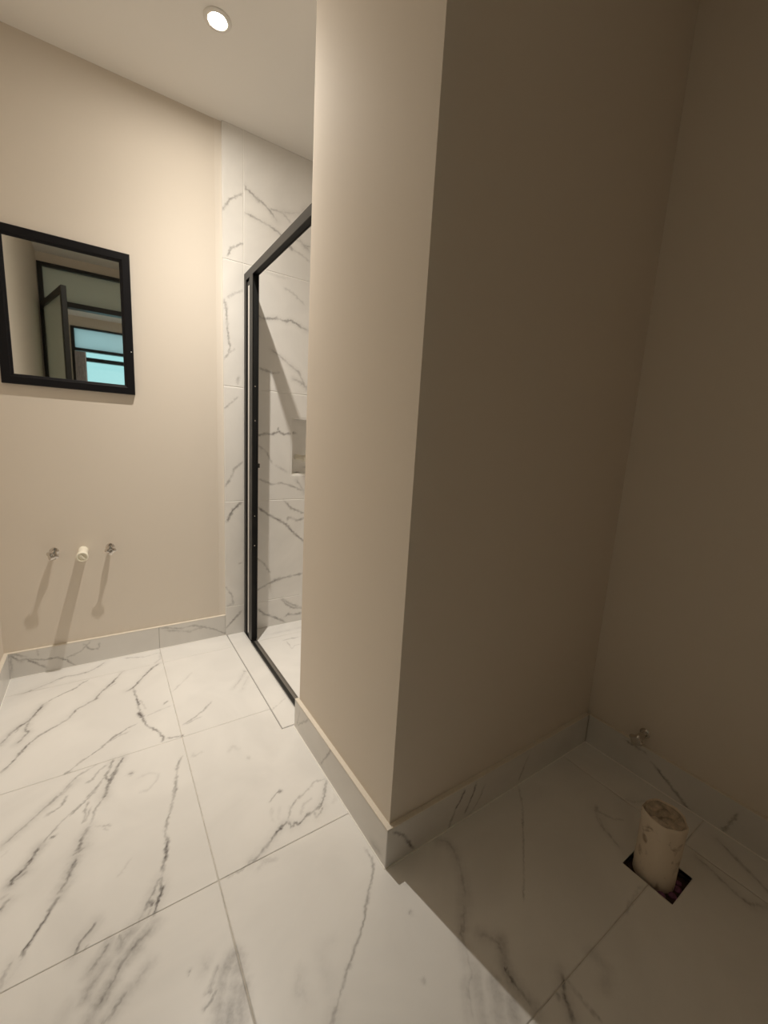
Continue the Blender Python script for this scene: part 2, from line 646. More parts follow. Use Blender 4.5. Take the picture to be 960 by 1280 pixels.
f5([(455, 715), (500, 670), (560, 590), (610, 530), (645, 505)], .0044, .75, .10)
f5([(455, 715), (400, 755), (330, 790)], .003, .4)
f5([(645, 505), (655, 535), (665, 530), (672, 512), (692, 522), (740, 475), (770, 455), (800, 430), (820, 380), (833, 300)], .0036, .72, .06)
f5([(640, 500), (650, 440), (690, 390), (750, 340)], .0034, .45)
f5([(750, 340), (770, 310), (810, 300), (830, 290)], .003, .26)
f5([(770, 455), (780, 485), (800, 465), (815, 435)], .0038, .5, .06)
f5([(700, 480), (720, 420), (760, 390)], .003, .16)
f5([(545, 412), (580, 367), (606, 352)], .0025, .4)
f5([(593, 360), (606, 356)], .005, .65)
f5([(860, 420), (880, 390), (870, 370)], .004, .15)
f5([(560, 440), (555, 480), (575, 515)], .004, .12)
f5([(600, 430), (590, 500)], .004, .12)
f5([(160, 185), (215, 160)], .004, .2)
f5([(170, 160), (165, 182)], .004, .15)
f5([(340, 160), (365, 130), (400, 150)], .005, .12)
f5([(440, 185), (448, 195)], .006, .25)
f5([(480, 750), (520, 715), (590, 690)], .006, .15)
f5([(100, 190), (85, 240), (75, 320), (60, 420), (20, 560)], .003, .35)
FV.append(trace(FLOOR, 190, 780, 5.333, [(200, 675), (260, 640), (340, 580), (400, 515)], .003, .34))
FV.append(trace(FLOOR, 190, 780, 5.333, [(140, 450), (180, 410), (240, 350), (270, 320)], .003, .2))
FV.append(trace(FLOOR, 190, 780, 5.333, [(165, 420), (185, 405)], .004, .35))
FV.append(trace(FLOOR, 190, 780, 5.333, [(80, 530), (105, 513)], .004, .4))
FV.append(trace(FLOOR, 190, 780, 5.333, [(540, 430), (590, 370), (620, 310)], .0035, .22, .05))
FV.append(trace(FLOOR, 190, 780, 5.333, [(610, 312), (625, 320)], .005, .5))
FV.append(trace(FLOOR, 190, 780, 5.333, [(640, 350), (620, 390), (600, 440)], .0035, .2, .05))
FV.append(trace(FLOOR, 190, 780, 5.333, [(800, 570), (850, 530), (890, 490)], .003, .25))
FV.append(trace(FLOOR, 190, 780, 5.333, [(880, 105), (960, 92)], .003, .5))
FV.append(trace(FLOOR, 250, 720, 6.0, [(620, 485), (690, 465), (750, 455)], .003, .3))
FV.append(trace(FLOOR, 250, 720, 6.0, [(650, 490), (690, 545), (710, 520), (755, 510)], .003, .28))
FV.append(trace(FLOOR, 250, 720, 6.0, [(520, 440), (600, 420), (700, 400), (755, 385)], .005, .18, .06))


def f6(pts, w=0.0028, s=0.6, halo=0.0):
    FV.append(trace(FLOOR, 350, 1050, 2.743, pts, w, s, halo))


f6([(290, 30), (315, 60), (320, 110), (300, 200), (285, 290), (250, 390), (225, 460), (210, 520), (185, 600), (178, 635)], .0028, .5)
f6([(240, 425), (232, 445)], .005, .45)
f6([(190, 570), (180, 640)], .005, .45, .08)
f6([(70, 500), (95, 550)], .005, .14, .04)
f6([(447, 245), (450, 252)], .005, .35)
f6([(492, 472), (495, 490)], .004, .3)


def f7(pts, w=0.0028, s=0.6, halo=0.0):
    FV.append(trace(FLOOR, 480, 1080, 4.3636, pts, w, s, halo))


f7([(435, 180), (435, 320), (420, 380), (445, 460), (465, 540), (485, 600), (458, 680), (470, 760), (490, 880)], .0034, .42, .12)
f7([(430, 300), (440, 240)], .006, .35, .1)
f7([(485, 560), (500, 660), (520, 780), (540, 880)], .012, .12, .16)
f7([(600, 640), (620, 720), (625, 800), (640, 880)], .005, .28, .18)
f7([(700, 760), (710, 820), (730, 880)], .006, .35, .2)
f7([(520, 380), (580, 400), (630, 440), (640, 500)], .005, .4, .1)
f7([(660, 565), (670, 580)], .006, .85)
f7([(665, 575), (700, 640), (760, 710), (810, 790)], .0042, .65, .2)
f7([(640, 420), (650, 520), (690, 600)], .012, .2, .2)
f7([(940, 700), (960, 735)], .005, .4)
f7([(760, 0), (762, 70), (760, 200)], .0026, .45)
FV.append(trace(FLOOR, 620, 1050, 2.82, [(235, 470), (240, 540), (260, 600), (282, 650)], .005, .7, .14))
FV.append(trace(FLOOR, 620, 1050, 2.82, [(240, 480), (300, 560), (370, 640)], .003, .35))
FV.append(trace(FLOOR, 620, 1050, 2.82, [(340, 400), (400, 460), (380, 520)], .02, .10, .1))
FV.append(trace(FLOOR, 480, 900, 3.0, [(545, 140), (520, 190), (500, 235)], .004, .3))
FV.append(trace(FLOOR, 480, 900, 3.0, [(505, 250), (518, 320), (520, 400), (525, 600)], .0026, .4))
FV.append(trace(FLOOR, 480, 900, 3.0, [(200, 450), (240, 460), (265, 490), (290, 570), (310, 680)], .0045, .35, .1))
FV.append(trace(FLOOR, 480, 900, 3.0, [(795, 320), (800, 370), (830, 420)], .004, .4))
FV.append(trace(FLOOR, 480, 900, 3.0, [(795, 340), (860, 370), (900, 375)], .003, .3))
FV.append(trace(FLOOR, 700, 860, 3.69, [(630, 780), (700, 840), (800, 940), (880, 1000), (960, 1010)], .0036, .5, .08))
FV.append(trace(FLOOR, 700, 860, 3.69, [(160, 560), (210, 660), (280, 740)], .0036, .3, .05))
FV.append(trace(FLOOR, 700, 860, 3.69, [(275, 510), (340, 525), (420, 520)], .003, .3))
FV.append(trace(FLOOR, 700, 860, 3.69, [(384, 905), (340, 960), (300, 1040)], .003, .2))

# ---------------- traced veins of the shower wall
WV = []


def w1(pts, w=0.0034, s=0.6, halo=0.0):
    WV.append(trace(BACK, 260, 240, 4.92, pts, w, s, halo))


w1([(85, 105), (100, 95), (135, 45), (180, 25), (215, 8)], .0045, .6)
w1([(120, 390), (140, 345), (180, 330), (215, 315)], .0042, .6)
w1([(222, -45), (235, -20), (260, 0), (290, 30), (340, 70), (380, 115), (425, 180)], .0045, .65, .06)
w1([(290, 35), (320, 60)], .008, .6)
w1([(380, 100), (420, 115), (460, 130), (510, 190)], .004, .5)
w1([(420, 115), (500, 130), (560, 130), (600, 95)], .004, .3, .06)
w1([(225, 125), (300, 165), (380, 210), (435, 250), (500, 330), (525, 355)], .0045, .6, .05)
w1([(480, 320), (525, 360)], .008, .45)
w1([(510, 280), (560, 300), (600, 330), (630, 340)], .0045, .45, .08)
w1([(560, 290), (590, 330), (632, 372)], .0055, .5, .1)
w1([(520, 350), (580, 390), (625, 430)], .004, .3)
w1([(340, 485), (430, 520), (500, 530)], .006, .14)
w1([(470, 590), (520, 620), (595, 695)], .005, .28)
w1([(330, 775), (400, 780), (420, 778), (480, 795), (510, 790), (545, 810), (570, 830), (612, 852)], .0055, .72, .08)
w1([(310, 760), (330, 775)], .004, .4)
w1([(100, 655), (112, 710), (120, 850), (135, 960), (128, 990), (100, 1030)], .0042, .58)
w1([(103, 670), (112, 720)], .007, .6)
w1([(120, 650), (160, 625), (215, 605)], .0045, .4)
w1([(130, 990), (165, 965)], .0045, .5)
w1([(390, 970), (440, 1005), (500, 1060), (560, 1110), (605, 1215)], .0045, .5, .06)
w1([(320, 1085), (350, 1095), (400, 1115), (440, 1110)], .0055, .5)
w1([(525, 1150), (570, 1170), (608, 1205)], .0055, .5, .1)
w1([(190, 1135), (180, 1180)], .007, .5)


def w2(pts, w=0.0034, s=0.6, halo=0.0):
    WV.append(trace(BACK, 260, 500, 4.92, pts, w, s, halo))


w2([(100, 55), (140, 20), (185, -20)], .004, .45)
w2([(108, 530), (150, 460), (160, 425), (215, 378)], .005, .6)
w2([(205, 628), (150, 680), (118, 748)], .006, .72)
w2([(305, 218), (320, 215), (360, 205), (390, 212), (440, 195), (465, 212), (520, 205), (580, 205)], .0055, .7)
w2([(425, 190), (432, 170), (436, 195)], .003, .5)
w2([(310, 280), (360, 320), (395, 390)], .0045, .5)
w2([(410, 400), (450, 420), (490, 445)], .006, .32)
w2([(310, 485), (350, 500), (390, 520), (450, 510), (520, 530), (588, 562)], .0045, .5)
w2([(545, 490), (570, 530), (590, 565)], .005, .5, .1)
w2([(465, 615), (510, 665), (550, 680), (592, 697)], .0055, .6)
w2([(488, 742), (493, 720), (520, 728), (545, 742), (592, 725)], .0055, .55)
w2([(300, 655), (370, 705), (430, 735), (480, 765), (530, 820), (592, 872)], .006, .72)
w2([(300, 975), (340, 1000), (382, 1062)], .0045, .45)
w2([(295, 1172), (370, 1130), (440, 1100), (520, 1080), (585, 1065)], .0048, .6)
w2([(405, 1112), (450, 1095)], .008, .55)
w2([(455, 1220), (500, 1250), (575, 1278)], .006, .55)
w2([(110, 1150), (125, 1170), (150, 1205)], .004, .4)
w2([(185, 1005), (210, 1000)], .004, .35)
w2([(130, 1260), (160, 1245)], .006, .3)
WV.append(trace(BACK, 250, 720, 6.0, [(195, 392), (240, 340), (312, 262)], .0048, .5))
WV.append(trace(BACK, 250, 720, 6.0, [(200, 225), (250, 210), (240, 150), (210, 100)], .004, .32))
WV.append(trace(BACK, 250, 720, 6.0, [(610, 172), (650, 215), (700, 240), (770, 238)], .005, .55))
WV.append(trace(BACK, 250, 720, 6.0, [(425, 240), (480, 285), (560, 310), (640, 342)], .0055, .65))
WV.append(trace(BACK, 250, 720, 6.0, [(636, 305), (660, 285), (700, 290), (765, 275)], .0055, .55))

# ---------------- traced veins of the baseboards
BV = []
for pts, w, s in (([(60, 228), (140, 265), (190, 255), (250, 280), (340, 318)], .0035, .7), ([(135, 262), (160, 272)], .007, .6),
                  ([(215, 255), (300, 262), (370, 250), (430, 245), (480, 260), (545, 298)], .003, .5),
                  ([(70, 235), (85, 300), (80, 360)], .004, .3), ([(60, 222), (120, 225), (200, 240)], .004, .4),
                  ([(270, 190), (280, 230)], .003, .2)):
    BV.append(trace(BACK, 0, 780, 5.82, pts, w, s))
for pts, w, s in (([(540, 780), (490, 830), (440, 860), (400, 870)], .003, .35), ([(500, 790), (545, 825), (590, 820), (597, 785)], .003, .4)):
    BV.append(trace(BACK, 0, 640, 4.8, pts, w, s))
for pts, w, s in (([(640, 15), (720, 18), (780, 5), (860, 22), (900, 38), (925, 5)], .0035, .4), ([(660, 25), (760, 30), (820, 8)], .005, .25)):
    BV.append(trace(BACK, 0, 780, 3.2, pts, w, s))
SV = [trace(SIDE, 360, 860, 4.0, [(215, 308), (190, 345), (165, 378)], .0032, .4),
      trace(SIDE, 360, 860, 4.0, [(100, 160), (50, 185)], .0032, .4),
      trace(SIDE, 360, 860, 4.0, [(60, 110), (45, 180)], .0026, .3),
      trace(SIDE, 360, 860, 4.0, [(425, 780), (450, 810), (470, 840)], .005, .3, .1)]
DV = [trace(DARK, 360, 860, 4.0, [(525, 722), (560, 730), (580, 740), (600, 770), (632, 805)], .0038, .65),
      trace(DARK, 480, 900, 3.0, [(303, 262), (285, 305), (268, 335)], .004, .8),
      trace(DARK, 480, 900, 3.0, [(347, 238), (325, 300), (305, 347)], .003, .7),
      trace(DARK, 480, 900, 3.0, [(268, 340), (255, 370), (240, 412)], .0034, .4),
      trace(DARK, 480, 900, 3.0, [(380, 240), (350, 310), (320, 355)], .003, .4),
      trace(DARK, 480, 900, 3.0, [(545, 130), (525, 175), (505, 225)], .0034, .4)]
RV = [trace(RIGHT, 700, 860, 3.69, [(300, 240), (350, 270), (400, 302)], .004, .5),
      trace(RIGHT, 700, 860, 3.69, [(420, 340), (500, 440), (570, 530), (612, 595)], .0048, .85),
      trace(RIGHT, 700, 860, 3.69, [(820, 580), (770, 640), (730, 680)], .0036, .5)]

rng = random.Random(7)

# ================================================================== THE ROOM
# ---- floor: grout bed with a pit for the waste pipe and a slot for the drain, stone tiles on it
HX0, HX1, HY0, HY1 = 1.166, 1.292, 0.279, 0.405
DX0, DX1, DYs, DYe = 0.529, 0.6225, 1.396, 2.284
g0, g1 = -0.06, -0.0007
fl = obj('floor', boxes((XL - .12, DX0, -0.30, 2.45, g0, g1), (DX0, DX1, -0.30, DYs, g0, g1), (DX0, DX1, DYe, 2.45, g0, g1),
                        (DX1, HX0, -0.30, 2.45, g0, g1), (HX1, XR + .12, -0.30, 2.45, g0, g1),
                        (HX0, HX1, -0.30, HY0, g0, g1), (HX0, HX1, HY1, 2.45, g0, g1)), 'grout')
struct(fl, 'white marble-look tiled bathroom floor with grey veins and thin grout joints')
G = 0.0009
xs = [XL, 0.1925, 1.3925, XR]
ys = [-0.30, 0.337, 0.937, 1.537, 2.137, 2.298]
hidden = rand_veins(rng, XL, XR, -0.3, -0.1, 6) + rand_veins(rng, 0.72, XR, 0.95, 2.28, 16, slope=0.8)
for i in range(3):
    for j in range(5):
        a, b, c, d = xs[i] + G, xs[i + 1] - G, ys[j] + G, ys[j + 1] - G
        cell = 0.003
        if j == 0 or i == 2:
            cell = 0.005
        if i == 1 and j >= 2:
            cell = 0.0034
        tile('floor_tile', FLOOR, a, b, c, d, cell, 'marble', fl, FV + hidden, 0.012,
             holes=[(HX0, HX1, HY0, HY1), (DX0, DX1, DYs, DYe)])
pit = boxes((HX0 - .01, HX1 + .01, HY0 - .01, HY1 + .01, -0.060, -0.022), (HX0 - .004, HX0 + .0004, HY0, HY1, -0.022, -0.0125),
            (HX1 - .0004, HX1 + .004, HY0, HY1, -0.022, -0.0125), (HX0, HX1, HY0 - .004, HY0 + .0004, -0.022, -0.0125), (HX0, HX1, HY1 - .0004, HY1 + .004, -0.022, -0.0125))
o = obj('pipe_pit', pit, 'pit', fl)
o['label'] = 'dark square cut-out in the tiles around the waste pipe'

# ---- ceiling
o = obj('ceiling', boxes((-1.6, 1.8, -2.95, 2.45, CEIL, CEIL + 0.1)), 'ceil')
struct(o, 'plain white ceiling with one recessed spotlight')

# ---- back wall (painted) with niche hole, tiled on the shower side
NX0, NX1, NZ0, NZ1 = 0.890, 1.190, 0.908, 1.240
wb = obj('wall_back', boxes((XL - .12, NX0, YBW, 2.46, -.06, CEIL), (NX1, XR + .12, YBW, 2.46, -.06, CEIL), (NX0, NX1, YBW, 2.46, -.06, NZ0),
                            (NX0, NX1, YBW, 2.46, NZ1, CEIL), (NX0, NX1, 2.392, 2.46, NZ0, NZ1)), 'paint')
struct(wb, 'beige painted wall carrying the black mirror, with marble tiles on the shower part')
TX = 0.525
zs = [0.0, 0.168, 0.769, 1.369, 1.970, CEIL]
rw = rand_veins(rng, 1.0, XR, 0.0, CEIL, 26, slope=-0.8)
for k in range(5):
    z0, z1 = zs[k] + (0.0009 if k else 0), zs[k + 1] - (0.0009 if k < 4 else 0)
    WVs = [(q_[0], q_[1], q_[2] * .84, q_[3]) for q_ in WV]
    nar = [v for v in WVs if max(q[0] for q in v[0]) < 0.64]
    wid = [v for v in WVs if max(q[0] for q in v[0]) >= 0.64]
    tile('wall_tile', BACK, TX, 0.6235, z0, z1, 0.003, 'marble_wall', wb, nar, YBW - YB)
    tile('wall_tile', BACK, 0.6255, XR, z0, z1, 0.0036, 'marble_wall', wb, wid + rw, YBW - YB, holes=[(NX0, NX1, NZ0, NZ1)])
obj('tile_grout', boxes((TX + .002, XR, YB + .0002, YBW, 0, NZ0), (TX + .002, NX0, YB + .0002, YBW, NZ0, NZ1), (NX1, XR, YB + .0002, YBW, NZ0, NZ1),
                        (TX + .002, XR, YB + .0002, YBW, NZ1, CEIL)), 'grout_light', wb)
# niche lining: five stone slabs
nb = [v for v in WV if max(q[0] for q in v[0]) > 0.88] + rand_veins(rng, 0.9, 1.19, .9, 1.25, 4)
tile('niche_back', Plane((1, 0, 0), (0, 0, 1), -2.382), NX0, NX1, NZ0, NZ1, 0.004, 'marble_wall', wb, nb, 0.010)
obj('niche_side', boxes((NX0, NX0 + .008, YB, 2.382, NZ0, NZ1)), 'marble_wall', wb)
obj('niche_side', boxes((NX1 - .008, NX1, YB, 2.382, NZ0, NZ1)), 'marble_wall', wb)
obj('niche_sill', boxes((NX0 + .008, NX1 - .008, YB, 2.382, NZ0, NZ0 + .008)), 'grout_light', wb)
obj('niche_top', boxes((NX0 + .008, NX1 - .008, YB, 2.382, NZ1 - .008, NZ1)), 'marble_wall', wb)
o = obj('plaster_band', boxes((0.494, TX, YBW - .0012, YBW + .001, BBH, CEIL)), 'plaster', wb)
o['label'] = 'pale filler band between beige paint and marble tiles'

# ---- left and right walls
o = obj('wall_left', boxes((XL - .12, XL, YD - .12, 2.46, -.06, CEIL)), 'paint')
struct(o, 'beige painted side wall next to the mirror wall corner')
o = obj('wall_right', boxes((XR, XR + .12, YD - .12, 2.46, -.06, CEIL)), 'paint')
struct(o, 'unlit beige wall behind the floor waste pipe, with shut-off valve')
wr = o
rs = rand_veins(rng, -2.28, -0.88, 0, CEIL, 20)
SHR = Plane((0, -1, 0), (0, 0, 1), -(XR - .012))
for k in range(5):
    tile('wall_tile', SHR, -2.284, -0.875, zs[k] + .0009, zs[k + 1] - .0009, 0.02, 'marble_wall', wr, rs, 0.012)

# ---- partition: the L-shaped wall around the shower
PT = 0.115
bm = boxes((XP, XP + PT, YP, YPE, 0, CEIL), (XP + PT, XR, YP, YP + PT, 0, CEIL))
rim = [e_ for e_ in bm.edges if all(abs(v_.co.x - XP) < 1e-6 and abs(v_.co.y - YPE) < 1e-6 for v_ in e_.verts)]
bmesh.ops.bevel(bm, geom=rim, offset=0.012, segments=6, profile=0.5, affect='EDGES')      # softly rounded free end
wp = obj('wall_partition', bm, 'paint', smooth=True)
struct(wp, 'beige partition wall, one side lit and one side in shade, screening the shower')
PI = Plane((0, 1, 0), (0, 0, 1), XP + PT + .012)
PB = Plane((-1, 0, 0), (0, 0, 1), YP + PT + .012)
for k in range(5):
    tile('wall_tile', PI, YP + PT, YPE, zs[k] + .0009, zs[k + 1] - .0009, 0.03, 'marble_wall', wp, (), 0.012)
    tile('wall_tile', PB, -(XR - .012), -(XP + PT + .012), zs[k] + .0009, zs[k + 1] - .0009, 0.03, 'marble_wall', wp, (), 0.012)

# ---- door wall behind the camera, with the framed glass door and its transom
DOX0, DOX1, DOZ = -0.402, 0.455, 2.480
o = obj('wall_front', boxes((XL, DOX0, YD - .12, YD, 0, CEIL), (DOX1, XR, YD - .12, YD, 0, CEIL), (DOX0, DOX1, YD - .12, YD, DOZ, CEIL)), 'paint')
struct(o, 'beige wall with the black glass doorway, seen in the mirror')


def base(name, pl, u0, u1, veins, splits, label, wall_off, f0=None):
    """one baseboard: stone pieces, cream filler on top, white joint at the foot"""
    dep = wall_off
    r = bpy.data.objects.new(name, None)
    scene.collection.objects.link(r)
    struct(r, label)
    r['category'] = 'baseboard'
    cu = [u0] + list(splits) + [u1]
    for a, b in zip(cu[:-1], cu[1:]):
        tile('baseboard_tile', pl, a + .0006, b - .0006, 0.0005, BBH - .003, 0.003, 'marble_base', r, veins, dep)

    def slab(n, a, b, z0, z1, d0, d1, mat):
        bm = bmesh.new()
        c = []
        for uu in (a, b):
            for dd in (d0, d1):
                c.append(uu * pl.U + (pl.off - dd) * pl.N)
        lo, hi = np.min(c, 0), np.max(c, 0)
        box(bm, lo[0], hi[0], lo[1], hi[1], z0, z1, bevel=0.0008)
        return obj(n, bm, mat, r)
    slab('filler_edge', u0 if f0 is None else f0, u1, BBH - .003, BBH, -.0004, dep + .0005, 'filler')
    slab('foot_joint', u0, u1, -.001, .0026, -.0034, .0005, 'grout_light')
    return r


base('baseboard_back', BACK, XL, TX - .0006, BV, [0.1925], 'grey marble baseboard under the mirror wall', YBW - YB)
base('baseboard_left', LEFT, YD, YB, rand_veins(rng, 0, 2.2, 0, .12, 6), [1.1], 'grey marble baseboard on the wall beside the sink pipes', XLB - XL)
base('baseboard_side', SIDE, -YPE, -YPB, SV, [], 'lit marble baseboard of the partition with cream top edge', XP - XPB)
base('baseboard_partition', DARK, XPB, XRB, DV, [], 'shaded marble baseboard of the partition beside the waste pipe', YP - YPB, XP + .0012)
base('baseboard_right', RIGHT, -YPB, -YD, RV, [], 'dim marble baseboard under the small floor-level valve', XR - XRB)

# ---- door with transom, leaf standing open along the left wall
d1 = bpy.data.objects.new('door_1', None)
scene.collection.objects.link(d1)
d1.location = (DOX0, YD, 0)
struct(d1, 'black-framed glass door with a glass transom, reflected in the mirror')
d1['category'] = 'door'
y0, y1 = YD - .075, YD + .012
obj('jamb', boxes((DOX0, DOX0 + .034, y0, y1, 0, DOZ), bevel=.002), 'black', d1)
obj('jamb', boxes((DOX1 - .034, DOX1, y0, y1, 0, DOZ), bevel=.002), 'black', d1)
obj('head', boxes((DOX0 + .034, DOX1 - .034, y0, y1, DOZ - .028, DOZ), bevel=.002), 'black', d1)
obj('transom_bar', boxes((DOX0 + .034, DOX1 - .034, y0, y1, 2.148, 2.192), bevel=.002), 'black', d1)
obj('transom_pane', boxes((DOX0 + .034, DOX1 - .034, YD - .038, YD - .032, 2.192, DOZ - .028)), 'frost_door', d1)
LW, LH, LT, ST = 0.745, 2.135, 0.034, 0.046
ang = math.atan2(0.72, 0.185)
ML = Matrix.Translation((DOX0 + .040, YD + .014, 0.012)) @ Matrix.Rotation(ang, 4, 'Z')


def leaf_box(name, x0, x1, yy0, yy1, z0, z1, mat, parent):
    bm = boxes((x0, x1, yy0, yy1, z0, z1), bevel=.0015 if mat != 'glass' else 0)
    bmesh.ops.transform(bm, matrix=ML, verts=bm.verts)
    return obj(name, bm, mat, parent)


leaf = leaf_box('door_leaf', 0, ST, 0, LT, 0, LH, 'black', d1)
leaf['label'] = 'open black-framed glass door leaf'
leaf_box('stile', LW - ST, LW, 0, LT, 0, LH, 'black', leaf)
leaf_box('rail', ST, LW - ST, 0, LT, LH - ST, LH, 'black', leaf)
leaf_box('rail', ST, LW - ST, 0, LT, 0, 0.10, 'black', leaf)
leaf_box('pane', ST, LW - ST, LT / 2 - .003, LT / 2 + .003, 0.10, LH - ST, 'frost_door', leaf)
leaf_box('handle', LW - .035, LW - .018, -.035, -.0003, 0.95, 1.15, 'black', leaf)

# ---- hall beyond the door, with its window
o = obj('floor_hall', boxes((-1.5, 1.7, YF - .12, YD, -.06, -.0005)), 'marble')
struct(o, 'pale floor of the hall beyond the door')
o = obj('wall_hall_left', boxes((-1.5, -1.38, YF, YD - .12, 0, CEIL)), 'hall')
struct(o, 'plain side wall of the hall beyond the door, window side')
o = obj('wall_hall_right', boxes((1.55, 1.67, YF, YD - .12, 0, CEIL)), 'hall')
struct(o, 'plain side wall of the hall beyond the door, opposite side')
WX0, WX1, WZ1 = -0.298, 0.50, 2.425
o = obj('wall_hall_far', boxes((-1.5, WX0, YF - .12, YF, 0, CEIL), (WX1, 1.67, YF - .12, YF, 0, CEIL), (WX0, WX1, YF - .12, YF, WZ1, CEIL), (WX0, WX1, YF - .12, YF, 0, 1.0)), 'paint')
struct(o, 'beige hall wall around the bright window')
o = obj('wall_hall_return', boxes((-1.5, XL - .12, YD - .12, YD, 0, CEIL)), 'hall')
struct(o, 'short return wall between hall and bathroom')
w = bpy.data.objects.new('window_1', None)
scene.collection.objects.link(w)
w.location = (0, YF, 1.0)
struct(w, 'black-framed window with bright blue daylight, reflected in the mirror')
w['category'] = 'window'
a, b = YF - .07, YF + .01
obj('head', boxes((WX0, WX1, a, b, WZ1 - .022, WZ1)), 'black', w)
obj('sill_rail', boxes((WX0, WX1, a, b, 1.0, 1.04)), 'black', w)
obj('stile', boxes((WX0, WX0 + .04, a, b, 1.04, WZ1 - .022)), 'black', w)
obj('stile', boxes((WX1 - .04, WX1, a, b, 1.04, WZ1 - .022)), 'black', w)
obj('transom_bar', boxes((WX0 + .04, WX1 - .04, a, b, 2.112, 2.15)), 'black', w)
obj('sash_bar', boxes((WX0 + .04, WX1 - .04, a, b, 1.985, 2.035)), 'black', w)
obj('transom_pane', boxes((WX0 + .04, WX1 - .04, YF - .034, YF - .028, 2.15, WZ1 - .022)), 'frost', w)
obj('pane', boxes((WX0 + .04, WX1 - .04, YF - .034, YF - .028, 2.035, 2.112)), 'glass', w)
obj('pane', boxes((WX0 + .04, WX1 - .04, YF - .034, YF - .028, 1.04, 1.985)), 'glass', w)
bm = bmesh.new()
n = 24
prev = None
for k in range(n + 1):
    xx = -0.266 + 0.126 * k / n
    yy = YF + .045 + 0.012 * math.sin(k * 1.55)
    cur = [bm.verts.new((xx, yy, zz)) for zz in (0.95, 2.10)] + [bm.verts.new((xx, yy - .003, zz)) for zz in (0.95, 2.10)]
    if prev:
        bm.faces.new((prev[0], cur[0], cur[1], prev[1]))
        bm.faces.new((prev[2], prev[3], cur[3], cur[2]))
        bm.faces.new((prev[1], cur[1], cur[3], prev[3]))
        bm.faces.new((prev[0], prev[2], cur[2], cur[0]))
    else:
        bm.faces.new((cur[0], cur[1], cur[3], cur[2]))
    prev = cur
bm.faces.new((prev[0], prev[2], prev[3], prev[1]))
c = obj('curtain', bm, 'curtain', smooth=False)
c['label'] = 'narrow grey curtain hanging beside the bright hall window'
c['category'] = 'curtain'

# ================================================================== THINGS
# ---- spotlight
LX, LY = 0.402, 1.797


def sp_lamp(parent, loc, power):
    """the lamp's own light, shaped like that of a reflector bulb (intensity falls with cos^k off axis)"""
    ld = bpy.data.lights.new('lamp', 'POINT')
    ld.energy = power
    ld.color = (1.0, 0.925, 0.815)
    ld.shadow_soft_size = 0.012
    ld.use_nodes = True
    nt = ld.node_tree
    em = nt.nodes['Emission']
    tc = nt.nodes.new('ShaderNodeTexCoord')
    sx = nt.nodes.new('ShaderNodeSeparateXYZ')
    nt.links.new(tc.outputs['Normal'], sx.inputs[0])
    ab = nt.nodes.new('ShaderNodeMath')
    ab.operation = 'MULTIPLY'
    ab.use_clamp = True
    ab.inputs[1].default_value = -1.0
    nt.links.new(sx.outputs['Z'], ab.inputs[0])
    pw = nt.nodes.new('ShaderNodeMath')
    pw.operation = 'POWER'
    pw.inputs[1].default_value = 7.2
    nt.links.new(ab.outputs[0], pw.inputs[0])
    ad = nt.nodes.new('ShaderNodeMath')
    ad.operation = 'MULTIPLY_ADD'
    ad.inputs[1].default_value = 0.15
    nt.links.new(ab.outputs[0], ad.inputs[0])
    nt.links.new(pw.outputs[0], ad.inputs[2])
    nt.links.new(ad.outputs[0], em.inputs['Strength'])
    lo = bpy.data.objects.new('lamp', ld)
    scene.collection.objects.link(lo)
    lo.location = loc
    lo.parent = parent
    lo.matrix_parent_inverse = Matrix.Translation(parent.location).inverted()


sp = thing('spotlight', 'round glowing spotlight set into the white ceiling', 'light', (LX, LY, CEIL))
bm = bmesh.new()
T = Matrix.Translation((LX, LY, CEIL)) @ Matrix.Rotation(math.pi, 4, 'X')
lathe(bm, [(.0455, .0), (.0465, .003), (.044, .0055), (.033, .0065), (.030, .004), (.0285, .0005)], T, 40, caps=False)
obj('trim_ring', bm, 'trim_white', sp, smooth=True)
bm = bmesh.new()
lathe(bm, [(.0285, .0003), (.027, .0025), (.018, .004), (.006, .0048)], T, 32)
obj('lens', bm, 'glow', sp, smooth=True)
sp_lamp(sp, (LX, LY, CEIL - 0.022), LAMP_POWER)
# ---- unseen spotlight, added to light the hall in the mirror and fill the shade
hs = thing('spotlight', 'unseen round spotlight added to the hall ceiling to light the hall', 'light', (1.15, -2.15, CEIL))
for ch in list(sp.children):
    if ch.type == 'MESH':
        c2 = ch.copy()
        scene.collection.objects.link(c2)
        c2.parent = hs
        c2.matrix_parent_inverse = Matrix.Translation(hs.location).inverted()
        c2.location = Vector(hs.location) + Vector(ch.location) - Vector(sp.location)
sp_lamp(hs, (1.15, -2.15, CEIL - 0.022), HALL_FILL_POWER)

# ---- mirror
MX0, MX1, MZ0, MZ1 = -0.327, 0.133, 1.281, 1.876
mr = thing('wall_mirror', 'rectangular mirror in a plain black frame on the beige wall', 'mirror', ((MX0 + MX1) / 2, YBW, MZ0))
FWD = 0.040
yf, yw = YBW - .019, YBW - .0005


def frame_side(name, p_out0, p_out1, p_in0, p_in1):
    """a mitred moulding between two outer and two inner corners (x, z)"""
    bm = bmesh.new()
    prof = [(0.0, yw), (0.0, yf + .003), (0.06, yf), (0.72, yf), (0.80, yf + .003), (0.92, yf + .0045), (1.0, yf + .008), (1.0, yw)]
    rows = []
    for (o0, i0) in ((p_out0, p_in0), (p_out1, p_in1)):
        rows.append([bm.verts.new((o0[0] + (i0[0] - o0[0]) * t, y, o0[1] + (i0[1] - o0[1]) * t)) for t, y in prof])
    k = len(prof)
    for q in range(k):
        bm.faces.new((rows[0][q], rows[0][(q + 1) % k], rows[1][(q + 1) % k], rows[1][q]))
    bm.faces.new(rows[0])
    bm.faces.new(rows[1])
    obj(name, bm, 'black_wood', mr)


